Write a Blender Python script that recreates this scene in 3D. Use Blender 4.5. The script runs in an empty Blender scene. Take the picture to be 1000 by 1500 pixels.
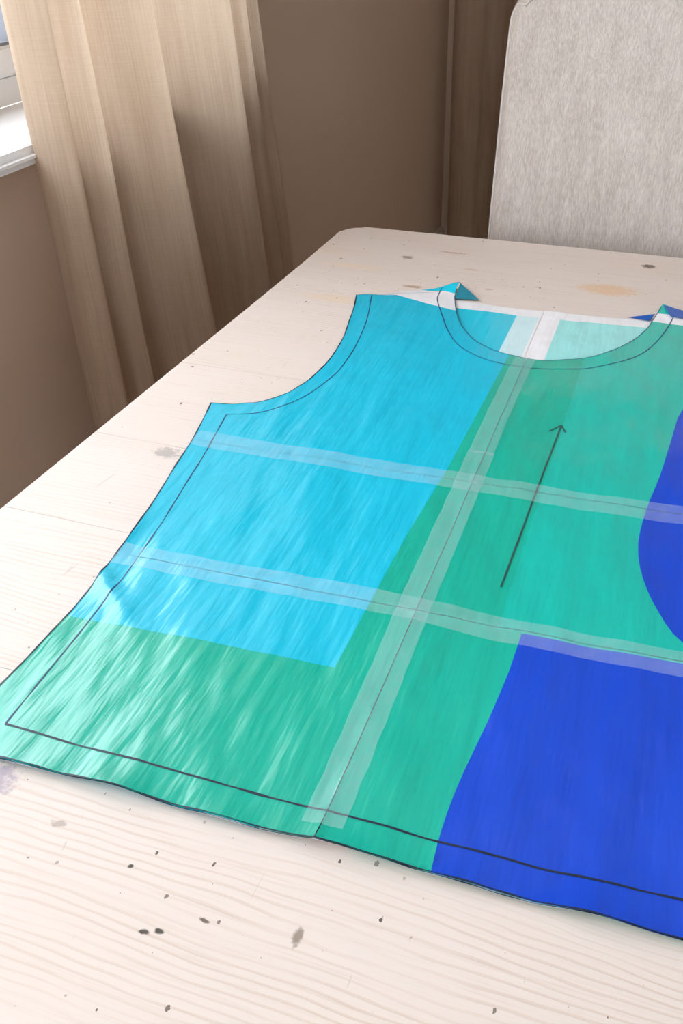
import bpy, bmesh, math, random
from mathutils import Vector, Matrix, noise
from mathutils.geometry import delaunay_2d_cdt
random.seed(4)
R = math.radians
D = bpy.data
COL = bpy.context.scene.collection
SC = bpy.context.scene

# ------------------------------------------------------------------ camera
FPX = 1462.89
PITCH, ROLL, YAW = R(32.85548), R(-1.22975), R(-21.77855)
cam = D.cameras.new('camera'); camo = D.objects.new('camera', cam); COL.objects.link(camo)
fw = Vector((math.sin(YAW)*math.cos(PITCH), math.cos(YAW)*math.cos(PITCH), -math.sin(PITCH)))
rt = fw.cross(Vector((0, 0, 1))).normalized(); up = rt.cross(fw)
r2 = rt*math.cos(ROLL) + up*math.sin(ROLL); u2 = -rt*math.sin(ROLL) + up*math.cos(ROLL)
mw = Matrix((r2, u2, -fw)).transposed().to_4x4(); mw.translation = (0, 0, 1.2)
camo.matrix_world = mw
cam.sensor_fit = 'VERTICAL'; cam.sensor_height = 36; cam.lens = 36*FPX/1500
cam.clip_start = .02
SC.camera = camo

# ------------------------------------------------------------------ sky, lights, exposure
SKY = 9.0
world = D.worlds.new('overcast_sky'); SC.world = world; world.use_nodes = True
wn = world.node_tree.nodes; bg = wn['Background']
bg.inputs[0].default_value = (.90, .95, 1.0, 1); bg.inputs[1].default_value = SKY
def portal(name, loc, rot, sx, sy):
    l = D.lights.new(name, 'AREA'); l.shape = 'RECTANGLE'; l.size = sx; l.size_y = sy
    l.cycles.is_portal = True
    o = D.objects.new(name, l); o.location = loc; o.rotation_euler = rot; COL.objects.link(o)
WY0, WY1, WZ0, WZ1 = -.75, 1.80, .90, 2.24          # window_1 opening in the left wall
portal('portal', (-1.16, (WY0+WY1)/2, (WZ0+WZ1)/2), (0, R(-90), 0), WZ1-WZ0, WY1-WY0)
portal('portal', (1.1, -2.62, 1.35), (R(90), 0, 0), 2.8, 1.5)   # portal of the added fill window behind the camera
vs = SC.view_settings
vs.view_transform = 'Standard'; vs.look = 'None'; vs.gamma = 1; vs.use_curve_mapping = False
vs.exposure = -0.20

# ------------------------------------------------------------------ materials
class NT:
    def __init__(s, name):
        s.m = D.materials.new(name); s.m.use_nodes = True; s.t = s.m.node_tree
        s.n = s.t.nodes; s.b = s.n['Principled BSDF']; s.out = s.n['Material Output']
    def add(s, typ, **kw):
        x = s.n.new(typ)
        for k, v in kw.items(): setattr(x, k, v)
        return x
    def ln(s, a, b): s.t.links.new(a, b)
    def val(s, sock, v):
        if hasattr(v, 'is_output'): s.ln(v, sock)
        else: sock.default_value = v
    def coord(s, scale=(1, 1, 1), rot=(0, 0, 0), src='Object', loc=(0, 0, 0)):
        c = s.add('ShaderNodeTexCoord'); m = s.add('ShaderNodeMapping')
        s.ln(c.outputs[src], m.inputs[0]); m.inputs[1].default_value = loc
        m.inputs[2].default_value = rot; m.inputs[3].default_value = scale
        return m.outputs[0]
    def noise(s, vec, scale=5, detail=4, rough=.5, dist=0):
        x = s.add('ShaderNodeTexNoise'); s.ln(vec, x.inputs['Vector'])
        x.inputs['Scale'].default_value = scale; x.inputs['Detail'].default_value = detail
        x.inputs['Roughness'].default_value = rough; x.inputs['Distortion'].default_value = dist
        return x.outputs[0]
    def math(s, op, a, b=0.0, c=0.0, clamp=False):
        x = s.add('ShaderNodeMath', operation=op, use_clamp=clamp)
        s.val(x.inputs[0], a); s.val(x.inputs[1], b); s.val(x.inputs[2], c)
        return x.outputs[0]
    def smooth(s, v, a, b, lo=0.0, hi=1.0):
        x = s.add('ShaderNodeMapRange', interpolation_type='SMOOTHSTEP')
        s.val(x.inputs[0], v); x.inputs[1].default_value = a; x.inputs[2].default_value = b
        x.inputs[3].default_value = lo; x.inputs[4].default_value = hi
        return x.outputs[0]
    def mix(s, f, a, b):
        x = s.add('ShaderNodeMix', data_type='RGBA')
        s.val(x.inputs[0], f)
        for i, v in ((6, a), (7, b)):
            if hasattr(v, 'is_output'): s.ln(v, x.inputs[i])
            else: x.inputs[i].default_value = (*v[:3], 1)
        return x.outputs[2]
    def bump(s, h, strength=.3, dist=.001, normal=None):
        x = s.add('ShaderNodeBump'); x.inputs['Strength'].default_value = strength
        x.inputs['Distance'].default_value = dist; s.ln(h, x.inputs['Height'])
        if normal: s.ln(normal, x.inputs['Normal'])
        s.ln(x.outputs[0], s.b.inputs['Normal'])
        return x.outputs[0]
    def base(s, c):
        if hasattr(c, 'is_output'): s.ln(c, s.b.inputs['Base Color'])
        else: s.b.inputs['Base Color'].default_value = (*c[:3], 1)
    def rough(s, r, spec=.5):
        s.val(s.b.inputs['Roughness'], r); s.b.inputs['Specular IOR Level'].default_value = spec

def plaster(name, c, v=.04):
    t = NT(name); co = t.coord()
    n = t.noise(co, 3, 5); c2 = tuple(x*(1-v*2) for x in c)
    t.base(t.mix(n, c2, c)); t.rough(.85, .2)
    t.bump(t.noise(co, 220, 3), .15, .0006)
    return t.m
WALL = plaster('beige_wall_paint', (.60, .46, .36))
CREAM = plaster('cream_wall_paint', (.80, .75, .68))
CEIL = plaster('white_ceiling_paint', (.80, .79, .76))
GLOSSW = NT('white_gloss_paint'); GLOSSW.base(GLOSSW.mix(GLOSSW.noise(GLOSSW.coord(), 6, 3), (.80, .80, .81), (.84, .84, .85))); GLOSSW.rough(.35); GLOSSW = GLOSSW.m
GASKET = NT('grey_gasket'); GASKET.base(GASKET.mix(GASKET.noise(GASKET.coord(), 40), (.16, .17, .20), (.22, .23, .26))); GASKET.rough(.6); GASKET = GASKET.m
SKIRT = NT('cream_skirting'); SKIRT.base(SKIRT.mix(SKIRT.noise(SKIRT.coord(), 8), (.62, .53, .42), (.68, .60, .50))); SKIRT.rough(.5); SKIRT = SKIRT.m

def glass_mat():
    t = NT('window_glass'); t.n.remove(t.b)
    tr = t.add('ShaderNodeBsdfTransparent'); gl = t.add('ShaderNodeBsdfGlossy'); gl.inputs['Roughness'].default_value = .02
    fr = t.add('ShaderNodeFresnel'); ge = t.add('ShaderNodeNewGeometry'); t.ln(t.smooth(ge.outputs['Backfacing'], 0, 1, 1.45, 1/1.45), fr.inputs[0])
    nz = t.noise(t.coord(), 2, 2); sm = t.smooth(nz, 0, 1, .93, .97)
    cc = t.add('ShaderNodeCombineColor')
    for i in range(3): t.ln(sm, cc.inputs[i])
    t.ln(cc.outputs[0], tr.inputs[0])
    mx = t.add('ShaderNodeMixShader'); t.ln(fr.outputs[0], mx.inputs[0]); t.ln(tr.outputs[0], mx.inputs[1]); t.ln(gl.outputs[0], mx.inputs[2])
    t.ln(mx.outputs[0], t.out.inputs[0]); return t.m
GLASS = glass_mat()

def linen(name, ca, cb, trans):
    t = NT(name)
    uv = t.coord((1, 1, 1), src='UV')
    m1 = t.coord((420, 5, 1), src='UV'); m2 = t.coord((22, 620, 1), src='UV')
    wv = t.math('ADD', t.noise(m1, 1, 3, .6), t.math('MULTIPLY_ADD', t.noise(m2, 1, 3, .6), .55, .22))
    sl = t.noise(t.coord((60, 5, 1), src='UV'), 1, 4, .6)
    f = t.math('ADD', t.smooth(wv, .4, 1.6, .15, .85), t.math('MULTIPLY', t.math('SUBTRACT', sl, .5), .9), clamp=True)
    c = t.mix(f, ca, cb)
    t.base(c); t.rough(.9, .15)
    t.b.inputs['Sheen Weight'].default_value = .15
    t.bump(wv, .3, .0005)
    tl = t.add('ShaderNodeBsdfTranslucent'); t.ln(c, tl.inputs[0])
    mx = t.add('ShaderNodeMixShader'); mx.inputs[0].default_value = trans
    t.ln(t.b.outputs[0], mx.inputs[1]); t.ln(tl.outputs[0], mx.inputs[2]); t.ln(mx.outputs[0], t.out.inputs[0])
    return t.m
LINEN = linen('oatmeal_linen', (.48, .35, .24), (.74, .62, .50), .56)

def wood(name, ca, cb, line, pale=False):
    t = NT(name)
    oi = t.add('ShaderNodeObjectInfo')
    tc = t.add('ShaderNodeTexCoord')
    off = t.add('ShaderNodeVectorMath', operation='SCALE'); off.inputs[0].default_value = (13.7, 5.1, 2.3); t.ln(oi.outputs['Random'], off.inputs[3])
    ad = t.add('ShaderNodeVectorMath', operation='ADD'); t.ln(tc.outputs['Object'], ad.inputs[0]); t.ln(off.outputs[0], ad.inputs[1])
    def mp(sc):
        m = t.add('ShaderNodeMapping'); t.ln(ad.outputs[0], m.inputs[0]); m.inputs[3].default_value = sc; return m.outputs[0]
    warp = t.noise(mp((2.2, 6, 1)), 1, 4, .5)
    sep = t.add('ShaderNodeSeparateXYZ'); t.ln(ad.outputs[0], sep.inputs[0])
    ph = t.math('ADD', t.math('MULTIPLY', sep.outputs[1], 1200.0), t.math('MULTIPLY', warp, 75.0))
    rings = t.math('SINE', ph)
    band = t.math('MULTIPLY', t.smooth(rings, .35, 1.0), t.smooth(t.noise(mp((9, 60, 1)), 1, 3), .3, .62, .25, 1.2))
    amt = t.smooth(t.noise(mp((1.4, 9, 1)), 1, 2), .40, .62, .04, 1.0)
    fine = t.noise(mp((14, 420, 1)), 1, 4, .6)
    blot = t.noise(mp((2.5, 8, 1)), 1, 4, .6)
    c = t.mix(blot, ca, cb)
    c = t.mix(t.math('MULTIPLY', t.math('MULTIPLY', band, amt), .30), c, line)
    c = t.mix(t.smooth(fine, .50, .80, 0, .30), c, line)
    # warm unbleached patches towards the far side
    wm = t.smooth(t.noise(mp((1.8, 3.5, 1)), 1, 3), .50, .72, 0, .38)
    c = t.mix(wm, c, (.74, .54, .37))
    return t, c, mp, fine, band, amt, ad
def table_wood():
    t, c, mp, fine, band, amt, ad = wood('bleached_pine', (.68, .59, .535), (.74, .66, .62), (.56, .40, .31))
    # small dents and wormholes
    v = t.add('ShaderNodeTexVoronoi', voronoi_dimensions='2D'); t.ln(mp((44, 26, 1)), v.inputs['Vector']); v.inputs['Scale'].default_value = 1.4
    pr = t.smooth(t.noise(mp((300, 500, 1)), 1, 3), .3, .7, -.02, .03)
    pick = t.add('ShaderNodeSeparateColor'); t.ln(v.outputs['Color'], pick.inputs[0])
    rad = t.math('MULTIPLY', t.math('GREATER_THAN', pick.outputs[0], .66), t.math('MULTIPLY', t.math('POWER', pick.outputs[1], 1.6), .085))
    pit = t.math('LESS_THAN', t.math('ADD', v.outputs['Distance'], pr), rad)
    c = t.mix(t.math('MULTIPLY', pit, t.smooth(pick.outputs[2], 0, 1, .35, .95)), c, (.10, .07, .055))
    sc = t.noise(mp((120, 14, 1)), 1, 2, .5, 1.5)
    scr = t.math('MULTIPLY', t.smooth(sc, .735, .76), .35)
    c = t.mix(scr, c, (.45, .36, .32))
    # knots, where they are
    kn = [(-.091, 1.340, .010, .008, (.13, .08, .06), .9), (-.404, 1.276, .009, .007, (.24, .18, .15), .8),
          (-.350, 1.313, .022, .004, (.45, .28, .17), .6), (-.363, 1.170, .014, .005, (.40, .25, .15), .8),
          (-.129, 1.235, .040, .021, (.72, .44, .22), .62), (-.446, .687, .014, .010, (.38, .33, .32), .8),
          (-.381, .826, .015, .009, (.42, .30, .26), .85), (-.349, .307, .017, .013, (.36, .30, .38), .8),
          (-.292, .292, .005, .003, (.30, .24, .20), .6), (-.138, .2735, .0032, .0055, (.25, .19, .15), .85),
          (-.205, .252, .003, .0016, (.05, .04, .03), .95), (-.212, .249, .003, .0016, (.05, .04, .03), .95),
          (-.239, .281, .0018, .0018, (.05, .04, .03), .95), (-.186, .2655, .004, .0014, (.10, .07, .05), .9),
          (-.31, 1.255, .012, .004, (.55, .40, .28), .5), (-.43, 1.10, .06, .014, (.78, .55, .33), .35),
          (-.27, 1.19, .006, .003, (.45, .32, .24), .6), (-.46, 1.22, .05, .010, (.80, .60, .40), .35)]
    tc = t.add('ShaderNodeTexCoord')
    wv = t.add('ShaderNodeTexNoise'); wv.inputs['Scale'].default_value = 230; wv.inputs['Detail'].default_value = 3; t.ln(tc.outputs['Object'], wv.inputs['Vector'])
    wsub = t.add('ShaderNodeVectorMath', operation='SUBTRACT'); t.ln(wv.outputs['Color'], wsub.inputs[0]); wsub.inputs[1].default_value = (.5, .5, .5)
    wvs = t.add('ShaderNodeVectorMath', operation='SCALE'); t.ln(wsub.outputs[0], wvs.inputs[0]); wvs.inputs[3].default_value = 1.6
    geo = t.add('ShaderNodeNewGeometry')
    for (x, y, rx, ry, kc, a) in kn:
        sb = t.add('ShaderNodeVectorMath', operation='SUBTRACT'); t.ln(geo.outputs['Position'], sb.inputs[0]); sb.inputs[1].default_value = (x, y, .75)
        dv = t.add('ShaderNodeVectorMath', operation='MULTIPLY'); t.ln(sb.outputs[0], dv.inputs[0]); dv.inputs[1].default_value = (1/rx, 1/ry, 5)
        ad2 = t.add('ShaderNodeVectorMath', operation='ADD'); t.ln(dv.outputs[0], ad2.inputs[0]); t.ln(wvs.outputs[0], ad2.inputs[1])
        ln_ = t.add('ShaderNodeVectorMath', operation='LENGTH'); t.ln(ad2.outputs[0], ln_.inputs[0])
        c = t.mix(t.smooth(ln_.outputs['Value'], .55, 1.15, a, 0), c, kc)
    t.base(c); t.rough(t.smooth(fine, .3, .8, .45, .62), .32)
    h = t.math('SUBTRACT', t.math('MULTIPLY', fine, .4), t.math('MULTIPLY', pit, 1.5))
    h = t.math('SUBTRACT', h, t.math('MULTIPLY', t.math('MULTIPLY', band, amt), .35))
    t.bump(h, .35, .0006)
    return t.m
PINE = table_wood()
def leg_wood():
    t, c, mp, fine, band, amt, ad = wood('dark_oak', (.16, .09, .05), (.22, .13, .08), (.08, .05, .03))
    t.base(c); t.rough(.4); return t.m
OAK = leg_wood()
def floor_wood():
    t, c, mp, fine, band, amt, ad = wood('floor_oak', (.36, .24, .15), (.42, .29, .19), (.22, .14, .09))
    t.base(c); t.rough(.45); return t.m
FLOORM = floor_wood()

def chair_fabric():
    t = NT('grey_ribbed_fabric')
    st = t.noise(t.coord((560, 560, 26)), 1, 4, .65)
    big = t.noise(t.coord((70, 70, 6)), 1, 3, .6)
    fine = t.noise(t.coord((900, 900, 900)), 1, 2, .6)
    f = t.math('ADD', t.math('MULTIPLY', st, .75), t.math('ADD', t.math('MULTIPLY', big, .35), t.math('MULTIPLY', fine, .2)))
    c = t.mix(t.smooth(f, .44, .90), (.41, .355, .32), (.63, .575, .54))
    t.base(c); t.rough(.95, .1); t.b.inputs['Sheen Weight'].default_value = .2
    t.bump(f, .35, .0008)
    return t.m
FABRIC = chair_fabric()
PIPING = NT('piping_cord'); PIPING.base(PIPING.mix(PIPING.noise(PIPING.coord(), 600), (.50, .45, .43), (.62, .57, .54))); PIPING.rough(.9, .1); PIPING = PIPING.m

def paper(name, c, c2=None, rgh=.25, spec=.76, streak=1.0, coat=0.0):
    t = NT(name); c2 = c2 or tuple(x*.90 for x in c)
    rot = (0, 0, R(4))
    s1 = t.noise(t.coord((70, 9, 1), rot), 1, 3, .5, 0)
    s2 = t.noise(t.coord((220, 42, 1), rot), 1, 4, .6, .3)
    s3 = t.noise(t.coord((26, 13, 1), (0, 0, R(-14))), 1, 2, .45)
    t.base(t.mix(t.noise(t.coord((14, 6, 1), rot), 1, 3), c2, c))
    t.rough(rgh, spec)
    h = t.math('ADD', t.math('MULTIPLY', s1, 1.0), t.math('MULTIPLY', s3, 1.8))
    t.bump(h, 1.0, .0016*streak)
    t.b.inputs['Coat Weight'].default_value = coat
    return t.m
P_CYAN = paper('printed_cyan', (.0, .50, .72), (.0, .46, .67))
P_CYAN2 = paper('printed_cyan_faded', (.0, .58, .80))
P_GREEN = paper('printed_green', (.0, .43, .33), (.0, .38, .28))
P_TEAL = paper('printed_teal', (.0, .48, .41), (.0, .44, .37))
P_BLUE = paper('printed_blue', (.0, .065, .62), (.0, .05, .55))
P_WHITE = paper('bare_paper', (.86, .86, .90))
P_PALE = paper('pale_teal_print', (.33, .78, .78), (.27, .72, .72))
P_PALEB = paper('pale_blue_print', (.60, .84, .90))
P_DARK = paper('dark_teal_print', (.01, .25, .36))
P_NAVY = paper('navy_print', (.0, .09, .45))
PAL = [P_CYAN, P_GREEN, P_TEAL, P_BLUE, P_WHITE, P_PALE, P_PALEB, P_CYAN2, P_DARK]
def ink(name, c):
    t = NT(name); n = t.noise(t.coord(), 260, 3)
    t.base(t.mix(n, c, tuple(x*1.8+.01 for x in c))); t.rough(.45, .4); return t.m
INK = ink('black_marker', (.006, .012, .03)); INKT = ink('blue_black_marker', (.0, .03, .10)); INKA = ink('arrow_marker', (.01, .05, .045))
def tape_mat():
    t = NT('matte_tape'); t.base((.72, .88, .95)); t.rough(.42, .5)
    n = t.noise(t.coord((90, 90, 1)), 1, 5, .6); n2 = t.noise(t.coord((420, 420, 1)), 1, 3, .6)
    f = t.math('ADD', t.smooth(n, .3, .75, .12, .18), t.smooth(n2, .35, .75, 0, .03))
    tr = t.add('ShaderNodeBsdfTransparent'); mx = t.add('ShaderNodeMixShader')
    t.ln(f, mx.inputs[0]); t.ln(tr.outputs[0], mx.inputs[1]); t.ln(t.b.outputs[0], mx.inputs[2]); t.ln(mx.outputs[0], t.out.inputs[0])
    t.bump(n, .4, .0006)
    return t.m
TAPE = tape_mat()

# ------------------------------------------------------------------ helpers
def obj(name, me, mat=None, parent=None, smooth=False):
    if isinstance(me, bmesh.types.BMesh):
        m = D.meshes.new(name); bmesh.ops.recalc_face_normals(me, faces=me.faces) ; me.to_mesh(m); me.free(); me = m
    o = D.objects.new(name, me); COL.objects.link(o)
    if mat is not None and not me.materials:
        for x in (mat if isinstance(mat, list) else [mat]): me.materials.append(x)
    if smooth: me.polygons.foreach_set('use_smooth', [True]*len(me.polygons))
    if parent: o.parent = parent
    return o
def tag(o, label=None, cat=None, group=None, kind=None):
    for k, v in (('label', label), ('category', cat), ('group', group), ('kind', kind)):
        if v: o[k] = v
    return o
def empty(name, loc, rz=0):
    e = D.objects.new(name, None); e.location = loc; e.rotation_euler = (0, 0, rz); e.empty_display_size = .05
    COL.objects.link(e); return e
def box(bm, a, b):
    x0, y0, z0 = a; x1, y1, z1 = b
    v = [bm.verts.new(p) for p in ((x0,y0,z0),(x1,y0,z0),(x1,y1,z0),(x0,y1,z0),(x0,y0,z1),(x1,y0,z1),(x1,y1,z1),(x0,y1,z1))]
    fs = [bm.faces.new([v[i] for i in f]) for f in ((3,2,1,0),(4,5,6,7),(0,1,5,4),(1,2,6,5),(2,3,7,6),(3,0,4,7))]
    return v
def bbox(a, b, bev=0, seg=2):
    bm = bmesh.new(); box(bm, a, b)
    if bev: bmesh.ops.bevel(bm, geom=bm.edges[:], offset=bev, segments=seg, affect='EDGES', profile=.5)
    return bm
def prism(poly, z0, z1, bev=0, seg=2):
    bm = bmesh.new()
    lo = [bm.verts.new((x, y, z0)) for x, y in poly]; hi = [bm.verts.new((x, y, z1)) for x, y in poly]
    n = len(poly); bm.faces.new(lo[::-1]); bm.faces.new(hi)
    for i in range(n): bm.faces.new((lo[i], lo[(i+1) % n], hi[(i+1) % n], hi[i]))
    if bev:
        es = [e for e in bm.edges if abs(e.verts[0].co.z-e.verts[1].co.z) < 1e-6]
        bmesh.ops.bevel(bm, geom=es, offset=bev, segments=seg, affect='EDGES', profile=.5)
    return bm
def lathe(prof, n=20):
    bm = bmesh.new(); rings = []
    for r, z in prof: rings.append([bm.verts.new((r*math.cos(2*math.pi*i/n), r*math.sin(2*math.pi*i/n), z)) for i in range(n)])
    for a, b in zip(rings, rings[1:]):
        for i in range(n): bm.faces.new((a[i], a[(i+1) % n], b[(i+1) % n], b[i]))
    bm.faces.new(rings[0][::-1]); bm.faces.new(rings[-1]); return bm
def tube(pts, r, n=8):
    bm = bmesh.new(); rings = []
    for i, p in enumerate(pts):
        p = Vector(p); a = Vector(pts[max(i-1, 0)]); b = Vector(pts[min(i+1, len(pts)-1)])
        d = (b-a).normalized(); s = d.cross(Vector((0, 1, 0))); s = s if s.length > .1 else d.cross(Vector((1, 0, 0))); s.normalize(); t = d.cross(s)
        rings.append([bm.verts.new(p + s*r*math.cos(2*math.pi*k/n) + t*r*math.sin(2*math.pi*k/n)) for k in range(n)])
    for a, b in zip(rings, rings[1:]):
        for i in range(n): bm.faces.new((a[i], a[(i+1) % n], b[(i+1) % n], b[i]))
    bm.faces.new(rings[0][::-1]); bm.faces.new(rings[-1]); return bm

# ------------------------------------------------------------------ the room
WX = -.95; FY = 3.38; NY = -2.6; RX = 3.0; CH = 2.4
fl = tag(obj('floor', bbox((WX-.3, NY-.3, -.1), (RX+.1, FY+.2, -.012)), FLOORM), kind='structure')
y = NY; boards = []
fb = None
row = 0
xs0 = WX
ws = .19
yy = NY
while yy < FY:
    L = 1.9; x = WX - (row % 3)*.6
    while x < RX:
        a = max(x, WX); b = min(x+L, RX)
        if b - a > .05:
            o = obj('floorboard', bbox((a+.001, yy+.001, -.012), (b-.001, min(yy+ws, FY)-.001, 0), .0015, 1), FLOORM, fl)
        x += L
    yy += ws; row += 1
tag(obj('ceiling', bbox((WX-.3, NY-.1, CH), (RX+.1, FY+.1, CH+.1)), CEIL), kind='structure')
bm = bmesh.new()
for a, b in (((WX-.28, NY, 0), (WX, FY+.1, WZ0-.024)), ((WX-.28, NY, WZ1), (WX, FY+.1, CH)), ((WX-.28, NY, WZ0-.024), (WX, WY0, WZ1)), ((WX-.28, WY1, WZ0-.024), (WX, FY+.1, WZ1))): box(bm, a, b)
tag(obj('wall_left', bm, WALL), kind='structure')
tag(obj('wall_back', bbox((WX, FY, 0), (RX, FY+.1, CH)), WALL), kind='structure')
tag(obj('wall_right', bbox((RX, NY, 0), (RX+.1, FY, CH)), CREAM), kind='structure')
bm = bmesh.new()
for a, b in (((WX, NY-.1, 0), (RX, NY, .6)), ((WX, NY-.1, 2.1), (RX, NY, CH)), ((WX, NY-.1, .6), (-.3, NY, 2.1)), ((2.5, NY-.1, .6), (RX, NY, 2.1))): box(bm, a, b)
tag(obj('wall_front', bm, CREAM), kind='structure')
def skirting(name, a, b, axis):
    # profile: distance out of the wall, height
    prof = [(0, 0), (.018, 0), (.018, .09), (.016, .105), (.009, .118), (.006, .13), (0, .135)]
    bm = bmesh.new(); rs = []
    for t in (a, b):
        if axis == 'y': rs.append([bm.verts.new((WX+d, t, z)) for d, z in prof])
        else: rs.append([bm.verts.new((t, FY-d, z)) for d, z in prof])
    n = len(prof)
    for i in range(n): bm.faces.new((rs[0][i], rs[1][i], rs[1][(i+1) % n], rs[0][(i+1) % n]))
    bm.faces.new(rs[0]); bm.faces.new(rs[1][::-1])
    tag(obj(name, bm, SKIRT), kind='structure')
skirting('baseboard_left', NY, FY, 'y'); skirting('baseboard_back', WX+.018, RX, 'x')
# outdoor ground so the world beyond the glass has one
g = NT('pale_paving'); g.base(g.mix(g.noise(g.coord(), 3, 6), (.76, .78, .80), (.84, .84, .84))); g.rough(.9)
tag(obj('ground', bbox((-60, -60, -.6), (WX-.35, 60, -.3)), g.m), kind='structure')

# window_1: white frame with a deep sill
FXO = -1.07
win = empty('window_1', (-1.10, (WY0+WY1)/2, WZ0)); tag(win, kind='structure')
L_ = Vector((1.10, -(WY0+WY1)/2, -WZ0))
def wpart(name, bm, mat, smooth=False):
    bmesh.ops.translate(bm, verts=bm.verts, vec=L_); return obj(name, bm, mat, win, smooth)
sashes = [(WY0+.045, .42), (.50, 1.415), (1.455, WY1-.045)]
bm = bmesh.new()
box(bm, (FXO-.07, WY0, WZ0), (FXO, WY1, WZ0+.042)); box(bm, (FXO-.07, WY0, WZ1-.045), (FXO, WY1, WZ1))
for a, b in ((WY0, WY0+.045), (.42, .50), (1.415, 1.455), (WY1-.045, WY1)): box(bm, (FXO-.07, a, WZ0+.042), (FXO, b, WZ1-.045))
bmesh.ops.bevel(bm, geom=bm.edges[:], offset=.003, segments=2, affect='EDGES')
wpart('window_frame', bm, GLOSSW)
for (a, b) in sashes:
    z0, z1 = WZ0+.042, WZ1-.045; w = .042
    bm = bmesh.new()
    for p, q_ in (((a, z0), (b, z0+w)), ((a, z1-w), (b, z1)), ((a, z0+w), (a+w, z1-w)), ((b-w, z0+w), (b, z1-w))):
        box(bm, (FXO-.055, p[0], p[1]), (FXO+.010, q_[0], q_[1]))
    bmesh.ops.bevel(bm, geom=bm.edges[:], offset=.004, segments=2, affect='EDGES')
    s = wpart('sash', bm, GLOSSW)
    bm = bmesh.new(); k = .0045
    for p, q_ in (((a+w, z0+w), (b-w, z0+w+k)), ((a+w, z1-w-k), (b-w, z1-w)), ((a+w, z0+w+k), (a+w+k, z1-w-k)), ((b-w-k, z0+w+k), (b-w, z1-w-k))):
        box(bm, (FXO-.024, p[0], p[1]), (FXO+.006, q_[0], q_[1]))
    gk = wpart('gasket', bm, GASKET)
    gk.parent = s
    pn = wpart('pane', bbox((FXO-.026, a+w, z0+w), (FXO-.022, b-w, z1-w)), GLASS); pn.parent = s
# sill board with rounded nose
bm = bmesh.new()
box(bm, (FXO, WY0, WZ0-.024), (WX, WY1, WZ0)); box(bm, (WX, WY0-.06, WZ0-.024), (-.868, WY1-.01, WZ0))
bmesh.ops.bevel(bm, geom=[e for e in bm.edges if all(abs(v.co.x+.868) < 1e-4 for v in e.verts)], offset=.010, segments=4, affect='EDGES')
wpart('window_sill', bm, GLOSSW)
# unseen window added behind the camera to bring in fill light
w2 = empty('fill_window', (1.4, NY-.05, .6)); tag(w2, kind='structure')
bm = bmesh.new()
for a, b in (((-.3, NY-.08, .6), (2.5, NY-.02, .66)), ((-.3, NY-.08, 2.04), (2.5, NY-.02, 2.1)), ((-.3, NY-.08, .66), (-.24, NY-.02, 2.04)), ((2.44, NY-.08, .66), (2.5, NY-.02, 2.04)), ((1.07, NY-.08, .66), (1.13, NY-.02, 2.04))): box(bm, a, b)
bmesh.ops.translate(bm, verts=bm.verts, vec=-Vector(w2.location)); obj('window_frame', bm, GLOSSW, w2)
bm = bbox((-.24, NY-.052, .66), (2.44, NY-.048, 2.04)); bmesh.ops.translate(bm, verts=bm.verts, vec=-Vector(w2.location)); obj('pane', bm, GLASS, w2)

# ------------------------------------------------------------------ curtains
def catmull(pts, n):
    out = []
    P = [pts[0]] + list(pts) + [pts[-1]]
    for i in range(1, len(P)-2):
        for k in range(n):
            t = k/n; q = []
            for c in range(len(pts[0])):
                a, b, d, e = P[i-1][c], P[i][c], P[i+1][c], P[i+2][c]
                q.append(.5*((2*b)+(-a+d)*t+(2*a-5*b+4*d-e)*t*t+(-a+3*b-3*d+e)*t**3))
            out.append(tuple(q))
    out.append(tuple(pts[-1])); return out
def curtain(name, plan, z0, z1, flare, loc, sub=9, nz=60, seed=0, sweep=False):
    # plan: (u, out) control points; fold depth and spacing relax towards the floor
    pr = catmull(plan, sub); n = len(pr)
    acc = [0]
    for a, b in zip(pr, pr[1:]): acc.append(acc[-1]+math.dist(a, b))
    me = D.meshes.new(name); vs_, fs, uv = [], [], []
    for j in range(nz+1):
        z = z0+(z1-z0)*j/nz; t = 1-(z-z0)/(z1-z0)
        for i, (u, o) in enumerate(pr):
            w = noise.noise(Vector((u*7+seed, z*1.6, 3.1)))*.010 + noise.noise(Vector((u*24+seed, z*3.2, 9.7)))*.0028
            w2 = noise.noise(Vector((u*6+seed+40, z*1.3, 1.1)))*.008
            fu = u + w2*(.3 if sweep else 1) + flare(u, z)
            if sweep and z > 1.08: k = ((z-1.08)/(z1-1.08))**1.15; fu = fu + (1.86-fu)*.58*k
            vs_.append((fu, o*(.90+.16*t)+w, z)); uv.append((acc[i], z))
    for j in range(nz):
        for i in range(n-1):
            a = j*n+i; fs.append((a, a+1, a+n+1, a+n))
    vs_ = [loc(*v) for v in vs_]
    me.from_pydata(vs_, [], fs); me.materials.append(LINEN)
    l = me.uv_layers.new(name='UVMap')
    for p in me.polygons:
        for li, vi in zip(p.loop_indices, p.vertices): l.data[li].uv = uv[vi]
    return obj(name, me, smooth=True)
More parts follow.
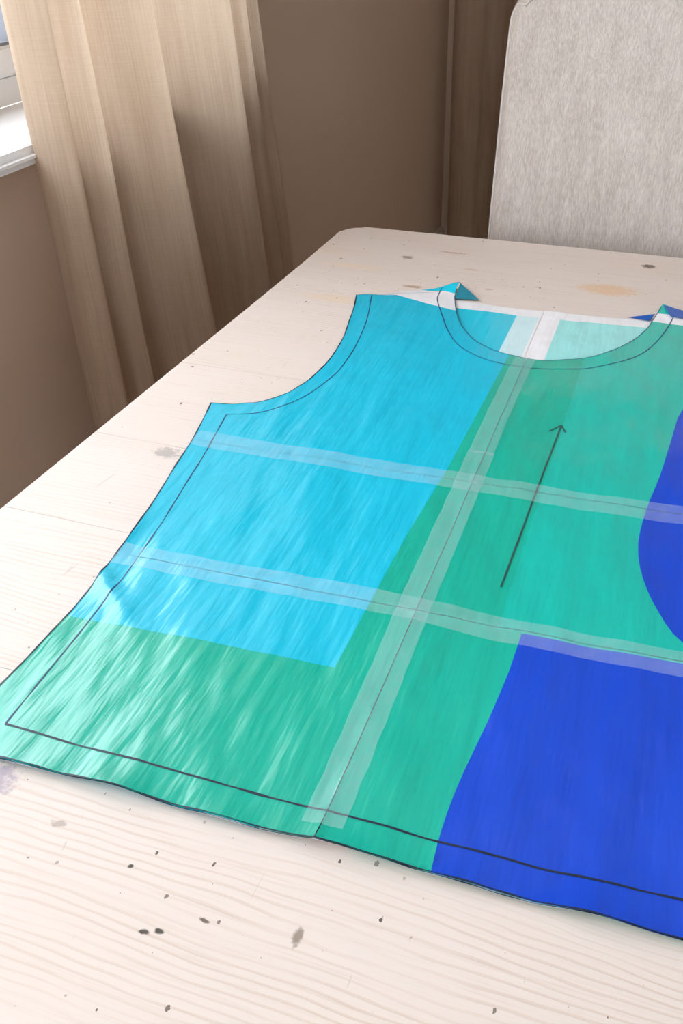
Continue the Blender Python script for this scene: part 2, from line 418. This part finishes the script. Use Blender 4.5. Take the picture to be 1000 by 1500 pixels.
# window curtain: runs along +y, folds swell towards +x
plan1 = [(1.118, -.050), (1.100, -.030), (1.096, .000), (1.108, .020), (1.122, .016), (1.132, -.010), (1.146, -.016), (1.164, .012), (1.182, .028), (1.198, .016), (1.214, -.012), (1.238, -.020), (1.258, .002),
         (1.274, .036), (1.294, .062), (1.312, .072), (1.326, .064), (1.336, .040), (1.342, -.004), (1.358, -.046), (1.395, -.056), (1.440, -.044), (1.480, -.020), (1.515, .012), (1.545, .030), (1.575, .044), (1.600, .036),
         (1.608, .002), (1.626, -.030), (1.660, -.036), (1.685, -.012), (1.705, .010), (1.735, .008), (1.752, -.014), (1.780, -.024), (1.810, -.010), (1.826, -.016)]
cx = -.832
c1 = curtain('curtain', plan1, .015, 2.3, lambda u, z: .022*max(0, min(1, (1.26-u)/.10)) + (.07+.10*min(1, max(0, (u-1.08)/.25)))*(.78-max(.25, min(1.08, z))), lambda u, o, z: (cx+o, u, z), seed=2, sweep=True)
tag(c1, 'long oatmeal linen curtain hanging in folds beside the window at left', 'curtain')
plan2 = [(-.905, -.015), (-.885, .018), (-.850, .028), (-.815, .012), (-.800, -.018), (-.770, -.024), (-.735, .004), (-.715, .028), (-.675, .036), (-.640, .018), (-.625, -.02), (-.59, -.026), (-.56, .0), (-.53, .03), (-.49, .034), (-.46, .01), (-.45, -.02), (-.41, -.02), (-.38, .02), (-.34, .03), (-.31, .0)]
c2 = curtain('curtain', plan2, .015, 2.3, lambda u, z: 0, lambda u, o, z: (u, FY-.11-o, z), seed=9)
tag(c2, 'shaded brown curtain in the dark corner behind the upholstered chair', 'curtain')

# ------------------------------------------------------------------ the table
TZ = .75; TX0, TX1, TY0, TY1 = -.535, 1.45, .06, 1.387; TH = .030
tb = empty('dining_table', ((TX0+TX1)/2, (TY0+TY1)/2, 0))
tag(tb, 'bleached pine dining table with knotty planks under the taped paper pattern', 'table')
tl = -Vector(tb.location)
def tpart(name, bm, mat, sm=False):
    bmesh.ops.translate(bm, verts=bm.verts, vec=tl); return obj(name, bm, mat, tb, sm)
seams = [TY0, .39, .56, .70, .87, 1.075, TY1]
def arc(cx_, cy_, r, a0, a1, n=8): return [(cx_+r*math.cos(R(a0+(a1-a0)*i/n)), cy_+r*math.sin(R(a0+(a1-a0)*i/n))) for i in range(n+1)]
for i, (a, b) in enumerate(zip(seams, seams[1:])):
    g_ = .00025; rr = .030
    a_ = a+(g_ if i else 0); b_ = b-(g_ if i < len(seams)-2 else 0)
    if i == len(seams)-2: poly = [(TX0, a_), (TX1, a_)] + arc(TX1-rr, b_-rr, rr, 0, 90) + arc(TX0+rr, b_-rr, rr, 90, 180)
    elif i == 0: poly = arc(TX0+rr, a_+rr, rr, 180, 270) + arc(TX1-rr, a_+rr, rr, 270, 360) + [(TX1, b_), (TX0, b_)]
    else: poly = [(TX0, a_), (TX1, a_), (TX1, b_), (TX0, b_)]
    bm = prism(poly, TZ-TH, TZ)
    outer = []; inner = []
    for e in bm.edges:
        v0, v1 = e.verts
        if v0.co.z > TZ-1e-5 and v1.co.z > TZ-1e-5:
            my = (v0.co.y+v1.co.y)/2; mx_ = (v0.co.x+v1.co.x)/2
            seam = (abs(v0.co.y-v1.co.y) < 1e-6 and abs(v0.co.x-v1.co.x) > .5 and ((abs(my-a_) < 1e-5 and i) or (abs(my-b_) < 1e-5 and i < len(seams)-2)))
            (inner if seam else outer).append(e)
    bmesh.ops.bevel(bm, geom=outer, offset=.005, segments=3, affect='EDGES', profile=.5)
    o = tpart('plank', bm, PINE)
bm = bmesh.new()
for a, b in (((TX0+.09, TY0+.10, .62), (TX1-.09, TY0+.122, TZ-TH)), ((TX0+.09, TY1-.122, .62), (TX1-.09, TY1-.10, TZ-TH)), ((TX0+.09, TY0+.122, .62), (TX0+.112, TY1-.122, TZ-TH)), ((TX1-.112, TY0+.122, .62), (TX1-.09, TY1-.122, TZ-TH))): box(bm, a, b)
tpart('apron', bm, PINE)
prof = [(.028, 0), (.034, .02), (.026, .06), (.030, .12), (.040, .30), (.043, .42), (.034, .47), (.044, .50), (.044, .52)]
for x_ in (TX0+.11, TX1-.11):
    for y_ in (TY0+.12, TY1-.12):
        bm = lathe(prof); v = box(bm, (-.04, -.04, .52), (.04, .04, TZ-TH))
        bmesh.ops.translate(bm, verts=bm.verts, vec=(x_, y_, 0)); tpart('leg', bm, PINE)

# ------------------------------------------------------------------ the chair
CX0, CX1 = -.352, .118; CXM = (CX0+CX1)/2
ch = empty('dining_chair', (CXM, 1.45, 0)); tag(ch, 'high backed dining chair in pale grey ribbed fabric at the table', 'chair')
W = CX1-CX0
def backrest():
    # rounded slab: grid front/back with superellipse outline, local coordinates
    nx, nz = 56, 64; z0, z1 = .42, 1.056; bm = bmesh.new(); rows = {}
    def pt(u, v, side):
        # u -1..1, v 0..1 ; rounded top corners by remapping
        x = u*W/2; z = z0+(z1-z0)*v
        rc = .048; crown = .022*(1-u*u)
        xe = abs(x); ze = z
        cxr = W/2-rc; czr = z1-rc
        if xe > cxr and ze > czr:
            dx, dz = (xe-cxr)/rc, (ze-czr)/rc; m = max(dx, dz); l = math.hypot(dx, dz)
            if l > 0: dx, dz = dx*m/l, dz*m/l
            xe = cxr+dx*rc; ze = czr+dz*rc
        x = math.copysign(xe, x); z = ze + crown*v**3
        edge = min((W/2-abs(u)*W/2), (1-v)*(z1-z0), v*(z1-z0)+.02)
        k = min(edge/.022, 1.0); rd = math.sqrt(max(0, 1-(1-k)**2))
        lean = .055*((z-.7)/.35) + .03*max(0, (z-.85)/.2)**2*.5
        th = .034*rd + .004*(1-u*u)
        dent = 0.0
        if side < 0:
            for (ax, az, dx_, dz_, am) in ((.002, .965, .007, .040, .0045), (-.014, .985, .006, .030, .003), (-.09, 1.0, .04, .03, .002), (.03, .975, .006, .045, .004)):
                dent += 1.8*am*math.exp(-((x-ax+(z-.96)*.35)/dx_)**2-((z-az)/dz_)**2)
            dent += .0015*noise.noise(Vector((x*12, z*9, 1)))
        return (x, .075+lean+side*(th-dent), z)
    F = [[bm.verts.new(pt(-1+2*i/nx, j/nz, -1)) for i in range(nx+1)] for j in range(nz+1)]
    B = [[bm.verts.new(pt(-1+2*i/nx, j/nz, 1)) for i in range(nx+1)] for j in range(nz+1)]
    for j in range(nz):
        for i in range(nx):
            bm.faces.new((F[j][i], F[j][i+1], F[j+1][i+1], F[j+1][i])); bm.faces.new((B[j][i+1], B[j][i], B[j+1][i], B[j+1][i+1]))
    ring = [(j, 0) for j in range(nz+1)] + [(nz, i) for i in range(1, nx+1)] + [(j, nx) for j in range(nz-1, -1, -1)] + [(0, i) for i in range(nx-1, 0, -1)]
    for a, b in zip(ring, ring[1:]+ring[:1]): bm.faces.new((F[a[0]][a[1]], B[a[0]][a[1]], B[b[0]][b[1]], F[b[0]][b[1]]))
    e = [Vector(pt(s*.985, v, -1)) for s, v in []]
    # piping path just inside the front outline
    P_ = [pt(-.972, j/60, -1) for j in range(3, 58)] + [pt(-.972+1.944*i/40, .972, -1) for i in range(0, 41)] + [pt(.972, j/60, -1) for j in range(57, 2, -1)]
    return bm, P_
bm, pp_ = backrest()
obj('backrest', bm, FABRIC, ch, True)
obj('piping', tube([(x, y_-.0008, z) for x, y_, z in pp_], .0021), PIPING, ch, True)
bm = bbox((-W/2, -.40, .40), (W/2, .08, .49), .022, 4); obj('seat', bm, FABRIC, ch, True)
for sx in (-1, 1):
    for yy_ in (-.37, .05):
        bm = bmesh.new(); v = box(bm, (-.02, -.02, .0), (.02, .02, .42))
        for q_ in v[:4]: q_.co.x *= .7; q_.co.y *= .7; q_.co.y += (.06 if yy_ > 0 else 0)
        bmesh.ops.bevel(bm, geom=bm.edges[:], offset=.003, segments=1, affect='EDGES')
        bmesh.ops.translate(bm, verts=bm.verts, vec=(sx*(W/2-.03), yy_, 0)); obj('leg', bm, OAK, ch)

# ------------------------------------------------------------------ the sewing pattern (metres, local to the pattern: x across, y towards the neck)
q = R(2.3929); O = (-.307*.45, 1.2*.45)
wx = math.cos(q)*O[0]-math.sin(q)*O[1]; wy = math.sin(q)*O[0]+math.cos(q)*O[1]
MX = 5   # centre front, mm
def mir(p): return (2*MX-p[0], p[1])
side = [(-240, -207), (-239, -152), (-237, -123), (-236, -68), (-239, -20), (-242, 22), (-248, 74), (-258, 139), (-264, 185), (-280, 263)]
arm = [(-280, 263), (-260, 268), (-246, 275), (-236, 280), (-226, 292), (-216, 309), (-211, 325), (-206, 345), (-202, 390), (-204, 431), (-208, 465), (-215, 501), (-223, 545), (-234, 590)]
shoulder = [(-234, 590), (-190, 611), (-147, 637), (-117, 657)]
neckL = [(-117, 657), (-118, 640), (-116, 620), (-103, 573), (-90, 537), (-73, 507), (-57, 486), (-39, 473), (-20, 465), (2, 460)]
neckR = [(2, 460), (22, 462), (56, 476), (82, 500), (103, 538), (116, 576), (122, 610), (129, 651)]
left = side + arm[1:] + shoulder[1:]
dense = lambda pts, n=4: catmull(pts, n)
armD = dense(arm); neckD = dense(neckL + neckR[1:])
OUT = side + armD[1:] + shoulder[1:] + neckD[1:]
rs = [mir(p) for p in (side + armD[1:] + [(-190, 611), (-147, 637)])]
OUT = OUT + rs[::-1]
def inside(p, poly):
    x, y_ = p; c = False; n = len(poly); j = n-1
    for i in range(n):
        xi, yi = poly[i]; xj, yj = poly[j]
        if (yi > y_) != (yj > y_) and x < (xj-xi)*(y_-yi)/(yj-yi)+xi: c = not c
        j = i
    return c
def hem_lift(x, y_):
    e = math.exp(-max(0, (y_+207))/16.0)
    w = .5+.5*math.sin(x*.041+1.0)+.35*math.sin(x*.093+.4)
    return e*(.0012+.0028*max(w, 0))
def side_lift(x, y_):
    sx = -240-.0*(y_); d = x+238+max(0, (y_+20))*.12
    return math.exp(-max(0, d)/9.0)*.0014*(.5+.5*math.sin(y_*.05))
def h(x, y_):
    """height of the top sheet above the table"""
    v = Vector((x*.028, y_*.0085, 0))
    a = noise.noise(v+Vector((3, 8, 1)))*.00125
    b = noise.noise(Vector(((x+.25*y_)*.060, (y_-.25*x)*.018, 5)))*.00055
    c = noise.noise(Vector((x*.011, y_*.011, 7)))*.0010
    z = .0030+a+b+c+hem_lift(x, y_)+side_lift(x, y_)
    # crumple at the waist of the left side seam
    z += .0028*math.exp(-((y_+22+(x+240)*.9)/9)**2)*math.exp(-((x+232)/38)**2)
    # ridges where the sheets butt under the tape
    z += .0007*math.exp(-(abs(x-1)/3.0)**1.5)*(.6+.6*math.sin(y_*.033+1))
    z += .0006*math.exp(-(abs(y_-8)/3.0)**1.5)*(.5+.6*math.sin(x*.04+.5))
    # shoulder tip curls up
    z += .0055*math.exp(-((x+117)**2+(y_-650)**2)/300.0) + .004*math.exp(-((x-129)**2+(y_-650)**2)/300.0)
    return .0012 + .0006*math.log1p(math.exp(min(30, (z-.0014)/.0006)))
blue1 = dense([(230, 470), (195, 440), (166, 388), (158, 310), (153, 248), (146, 189), (144, 137), (151, 93), (165, 55), (183, 26), (215, 12), (300, 8)], 3)
blue1p = blue1 + [(320, 8), (320, 470)]
blue2 = [(310, 4), (184, 4), (77, 3)] + dense([(76, -37), (72, -87), (67, -130), (65, -163), (65, -187), (67, -215)], 2)
blue2p = blue2 + [(310, -215)]
cyanR = [(-16, 600), (-19, 449), (-25, 206), (-31, 100), (-35, -68)]
cyanB = [(-300, -76), (-218, -74), (-129, -70), (-35, -68)]
cyan_p = [(-16, 600)] + cyanR[1:] + cyanB[:-1][::-1] + [(-300, 640), (-100, 640)]
white_p = [(-250, 596), (-225, 594), (-187, 604), (-160, 594), (-118, 576), (-90, 571), (-90, 626), (-116, 625), (-131, 630), (-170, 628), (-200, 625)]
white_r = [(95, 600), (121, 602), (145, 599), (240, 590), (240, 615), (150, 624), (126, 627), (95, 630)]
def front_mat(p):
    x, y_ = p
    if inside(p, white_p) or inside(p, white_r): return 4
    if x < -90 and y_ > 600 and x > -150 and y_ > 622: return 8 if False else 7
    if inside(p, cyan_p): return 0
    if inside(p, blue1p): return 3
    if inside(p, blue2p): return 3
    if x > 60 and y_ > 200: return 2
    return 1 if (x < 60 or y_ < 4) else 2
def back_mat(p):
    x, y_ = p
    if y_ > 581+.06*abs(x) or y_ < -206.9: return 4
    if x < -32: return 7
    if x < -6: return 6
    if x < 19: return 4
    return 5
def front_mat2(p):
    m = front_mat(p)
    return m
def sheet(outline, rects, lines, matf, hf, name, parent, gap=.3, grid=5.0):
    """cut the outline into pages along the rects; every page its own mesh, colour areas on sharp edges"""
    xs = [p[0] for p in outline]; ys = [p[1] for p in outline]
    x0, x1, y0, y1 = min(xs), max(xs), min(ys), max(ys)
    V, E = [], []
    def pl(pts, closed=False):
        b = len(V); 
        q_ = []
        pts = list(pts)+([pts[0]] if closed else [])
        for a, c in zip(pts, pts[1:]):
            n = max(1, int(math.dist(a, c)//8))
            for k in range(n): q_.append((a[0]+(c[0]-a[0])*k/n, a[1]+(c[1]-a[1])*k/n))
        if not closed: q_.append(pts[-1])
        V.extend(q_)
        m = len(q_)
        for i in range(m-1): E.append((b+i, b+i+1))
        if closed: E.append((b+m-1, b))
    pl(outline, True)
    for l in lines: pl(l)
    for (a, b, c, d) in rects: pl([(a+gap, c+gap), (b-gap, c+gap), (b-gap, d-gap), (a+gap, d-gap)], True)
    gx = x0
    while gx < x1:
        gy = y0
        while gy < y1:
            p = (gx+random.uniform(-.8, .8), gy+random.uniform(-.8, .8))
            if inside(p, outline): V.append(p)
            gy += grid
        gx += grid
    vo, eo, fo, _, _, _ = delaunay_2d_cdt([Vector(v) for v in V], E, [], 0, 1e-3)
    pages = [([], []) for _ in rects]
    for f in fo:
        cxx = sum(vo[i][0] for i in f)/3; cyy = sum(vo[i][1] for i in f)/3
        if not inside((cxx, cyy), outline): continue
        for k, (a, b, c, d) in enumerate(rects):
            if a+gap < cxx < b-gap and c+gap < cyy < d-gap:
                pages[k][0].append(f); pages[k][1].append(matf((cxx, cyy))); break
    res = []
    for fs, ms in pages:
        if not fs: continue
        idx = {}; vs2 = []; f2 = []
        for f in fs:
            for i in f:
                if i not in idx: idx[i] = len(vs2); vs2.append((vo[i][0]/1000, vo[i][1]/1000, hf(vo[i][0], vo[i][1])))
            f2.append([idx[i] for i in f])
        me = D.meshes.new(name); me.from_pydata(vs2, [], f2)
        used = sorted(set(ms))
        for u in used: me.materials.append(PAL[u])
        me.polygons.foreach_set('material_index', [used.index(m) for m in ms])
        res.append(obj(name, me, None, parent, True))
    return res
def ribbon(name, pts, w, hf, mat, parent, off=.00022, closed=False, step=3.0, cross=1, wob=0.0):
    q_ = []
    for a, c in zip(pts, pts[1:]):
        n = max(1, int(math.dist(a, c)//step)+1)
        for k in range(n): q_.append((a[0]+(c[0]-a[0])*k/n, a[1]+(c[1]-a[1])*k/n))
    q_.append(pts[-1]); n = len(q_); V, F = [], []
    for i, p in enumerate(q_):
        a = q_[max(i-1, 0)]; b = q_[min(i+1, n-1)]; dx, dy = b[0]-a[0], b[1]-a[1]; l = math.hypot(dx, dy) or 1
        nx_, ny_ = -dy/l, dx/l; ww = w*(1+wob*noise.noise(Vector((p[0]*.06, p[1]*.06, 2))))
        for k in range(cross+1):
            s = (k/cross-.5)*ww; x, y_ = p[0]+nx_*s, p[1]+ny_*s
            V.append((x/1000, y_/1000, hf(x, y_)+off))
    for i in range(n-1):
        for k in range(cross):
            a = i*(cross+1)+k; F.append((a, a+1, a+cross+2, a+cross+1))
    me = D.meshes.new(name); me.from_pydata(V, [], F)
    return obj(name, me, mat, parent, True)

# the back piece underneath
bp = empty('back_bodice_pattern', (wx, wy, TZ), q)
tag(bp, 'paper back piece lying under the front piece, pale strip showing in the neckline', 'sewing pattern')
def hb(x, y_):
    z = .00045+noise.noise(Vector((x*.02, y_*.012, 4)))**2*.0005
    if y_ > 440:
        k = min(1, (y_-440)/60)*math.exp(-((x-4)/90)**4)
        z += k*(.0016*math.exp(-((x-4)/3.5)**2)+.0010*math.exp(-((x-16)/3)**2)+.0006+.0005*noise.noise(Vector((x*.05, y_*.03, 2))))
    e = math.exp(-max(0, y_+206)/12.0)
    z = z*(1-e) + e*(h(x, y_)-.0009)
    return z
bside = [(x-.6+.5*math.sin(y_*.05), y_) for x, y_ in side[1:]]
hemb = [(-241+i*8, -207.3-.5*math.sin(i*.33)) for i in range(62)]
BT = [(-233, 588), (-190, 600), (-150, 606), (-113, 612), (-85, 609), (-35, 603), (0, 604), (40, 604), (79, 606), (124, 614), (165, 608), (200, 602), mir((-233, 588))]
BOUT = bside + [(x-(.8 if x < -215 else -.6), y_-.5) for x, y_ in armD[1:]] + BT[1:] + [mir(p) for p in armD[::-1][1:]] + [mir(p) for p in bside[::-1]] + hemb[::-1]
sheet(BOUT, [(-300, -3, -230, 700), (-3, 320, -230, 700)], [[(-32, 440), (-32, 581)], [(-6, 440), (-6, 620)], [(19, 440), (19, 590)], [(-240, 581+14), (0, 581), (240, 581+14)], [(-241, -206.9), (250, -206.9)]], back_mat, hb, 'pattern_page', bp, gap=.2, grid=9)

ribbon('cutting_line', [(x, y_+.35) for x, y_ in hemb], .5, hb, INK, bp, off=.0001, wob=1.0)
fp = empty('front_bodice_pattern', (wx, wy, TZ), q)
tag(fp, 'vest shaped paper front piece printed cyan, green and blue with an arrow', 'sewing pattern')
rects = [(-300, 1, -230, 6), (1, 320, -230, 6), (-300, 1, 6, 191), (1, 320, 6, 191), (-300, 1, 191, 700), (1, 320, 191, 700)]
sheet(OUT, rects, [blue1, blue2, cyanR, cyanB, white_p+[white_p[0]], white_r+[white_r[0]], [(60, 200), (60, 460)]], front_mat2, h, 'pattern_page', fp, gap=.35, grid=5)
# folded corners at the shoulder tips (the tips turn under and show their printed face)
def flap(pts, mat, hs):
    bm = bmesh.new(); v = [bm.verts.new((x/1000, y_/1000, z)) for (x, y_), z in zip(pts, hs)]
    bm.faces.new(v); bmesh.ops.subdivide_edges(bm, edges=bm.edges[:], cuts=2, use_grid_fill=True)
    return obj('folded_corner', bm, mat, fp, False)
flap([(-117, 655), (-84, 616), (-114, 612)], P_DARK, [.007, .0022, .0025])
flap([(123, 622), (92, 610), (118, 606)], P_NAVY, [.0048, .0018, .002])
flap([(130, 645), (175, 630), (170, 612), (140, 618)], P_NAVY, [.0082, .0050, .0046, .0055])
# pattern lines
neckst = dense([(-137, 640), (-136, 620), (-133, 600), (-115, 552), (-96, 506), (-72, 468), (-41, 444), (-10, 437), (25, 440), (59, 450), (92, 473), (118, 510), (134, 561), (143, 616), (147, 644)], 4)
armst = dense([(-215, 593), (-203, 544), (-193, 495), (-185, 430), (-183, 375), (-187, 344), (-194, 313), (-203, 290), (-215, 271), (-227, 258), (-240, 250), (-255, 246)], 3)
sidest = [(-255, 246), (-240, 155), (-235, 115), (-227, 57), (-222, 5), (-219, -32), (-217, -85), (-216, -130), (-214, -181)]
hemst = [(-214, -181), (-142, -183), (-43, -184.5), (66, -185.5), (127, -185), (224, -181)]
ribbon('stitching_line', neckst, 1.1, h, INKT, fp)
ribbon('stitching_line', armst, 1.0, h, INKT, fp)
ribbon('stitching_line', [mir(p) for p in armst], 1.0, h, INKT, fp)
ribbon('stitching_line', sidest, 1.0, h, INKT, fp, wob=.8)
ribbon('stitching_line', [mir(p) for p in sidest], 1.0, h, INKT, fp)
ribbon('stitching_line', hemst, 1.5, h, INK, fp, wob=.5)
ribbon('stitching_line', [(-215, 593), (-186, 609), (-138, 627)], .45, h, INKT, fp)
cut = side + armD[1:]
def inset(pts, d):
    o = []
    for i, p in enumerate(pts):
        a = pts[max(i-1, 0)]; b = pts[min(i+1, len(pts)-1)]; dx, dy = b[0]-a[0], b[1]-a[1]; l = math.hypot(dx, dy) or 1
        o.append((p[0]+dy/l*d, p[1]-dx/l*d))
    return o
ribbon('cutting_line', inset(cut, .5), 1.0, h, INK, fp, wob=1.0)
ribbon('cutting_line', [mir(p) for p in inset(cut, .5)], 1.0, h, INK, fp)
ribbon('cutting_line', [(x, y_-.5) for x, y_ in neckD[8:-1]], .8, h, INKT, fp, wob=.5)
ribbon('cutting_line', [(-239, -206.5), (249, -206.5)], 1.0, h, INK, fp, wob=1.2)
ribbon('cutting_line', [(-233, 589), (-215, 597), (-190, 609)], .6, h, INKT, fp)
a0, a1 = (53, 52), (58.5, 318)
ar = ribbon('grainline_arrow', [a0, a1], 1.5, h, INKA, fp, off=.0003)
for tip in ((49, 303), (64.5, 304)):
    ribbon('arrow_barb', [a1, tip], 1.5, h, INKA, ar, off=.0003)
# tape over the page joins
def tape_strip(pts, w, off, seed):
    def hh(x, y_): return h(x, y_)
    o = ribbon('tape', pts, w, hh, TAPE, fp, off=off, cross=8, step=4, wob=.06)
    return o
tape_strip([(-265, 194), (-123, 191.5), (10, 189.5), (95, 187), (174, 189), (268, 188)], 27, .0005, 1)
tape_strip([(-240, 6), (-159, 6), (-52, 8.5), (7, 7.5), (70, 3), (183, 3), (248, 4)], 26, .0005, 2)
tape_strip([(1.5, -196), (0, -74), (-1.5, 17), (-2, 186), (-2.5, 245)], 24, .0008, 3)
tape_strip([(-2.5, 240), (-2.5, 333), (-1.5, 432), (0, 458)], 22, .0011, 4)
# crease shadows: the open joint under the tape
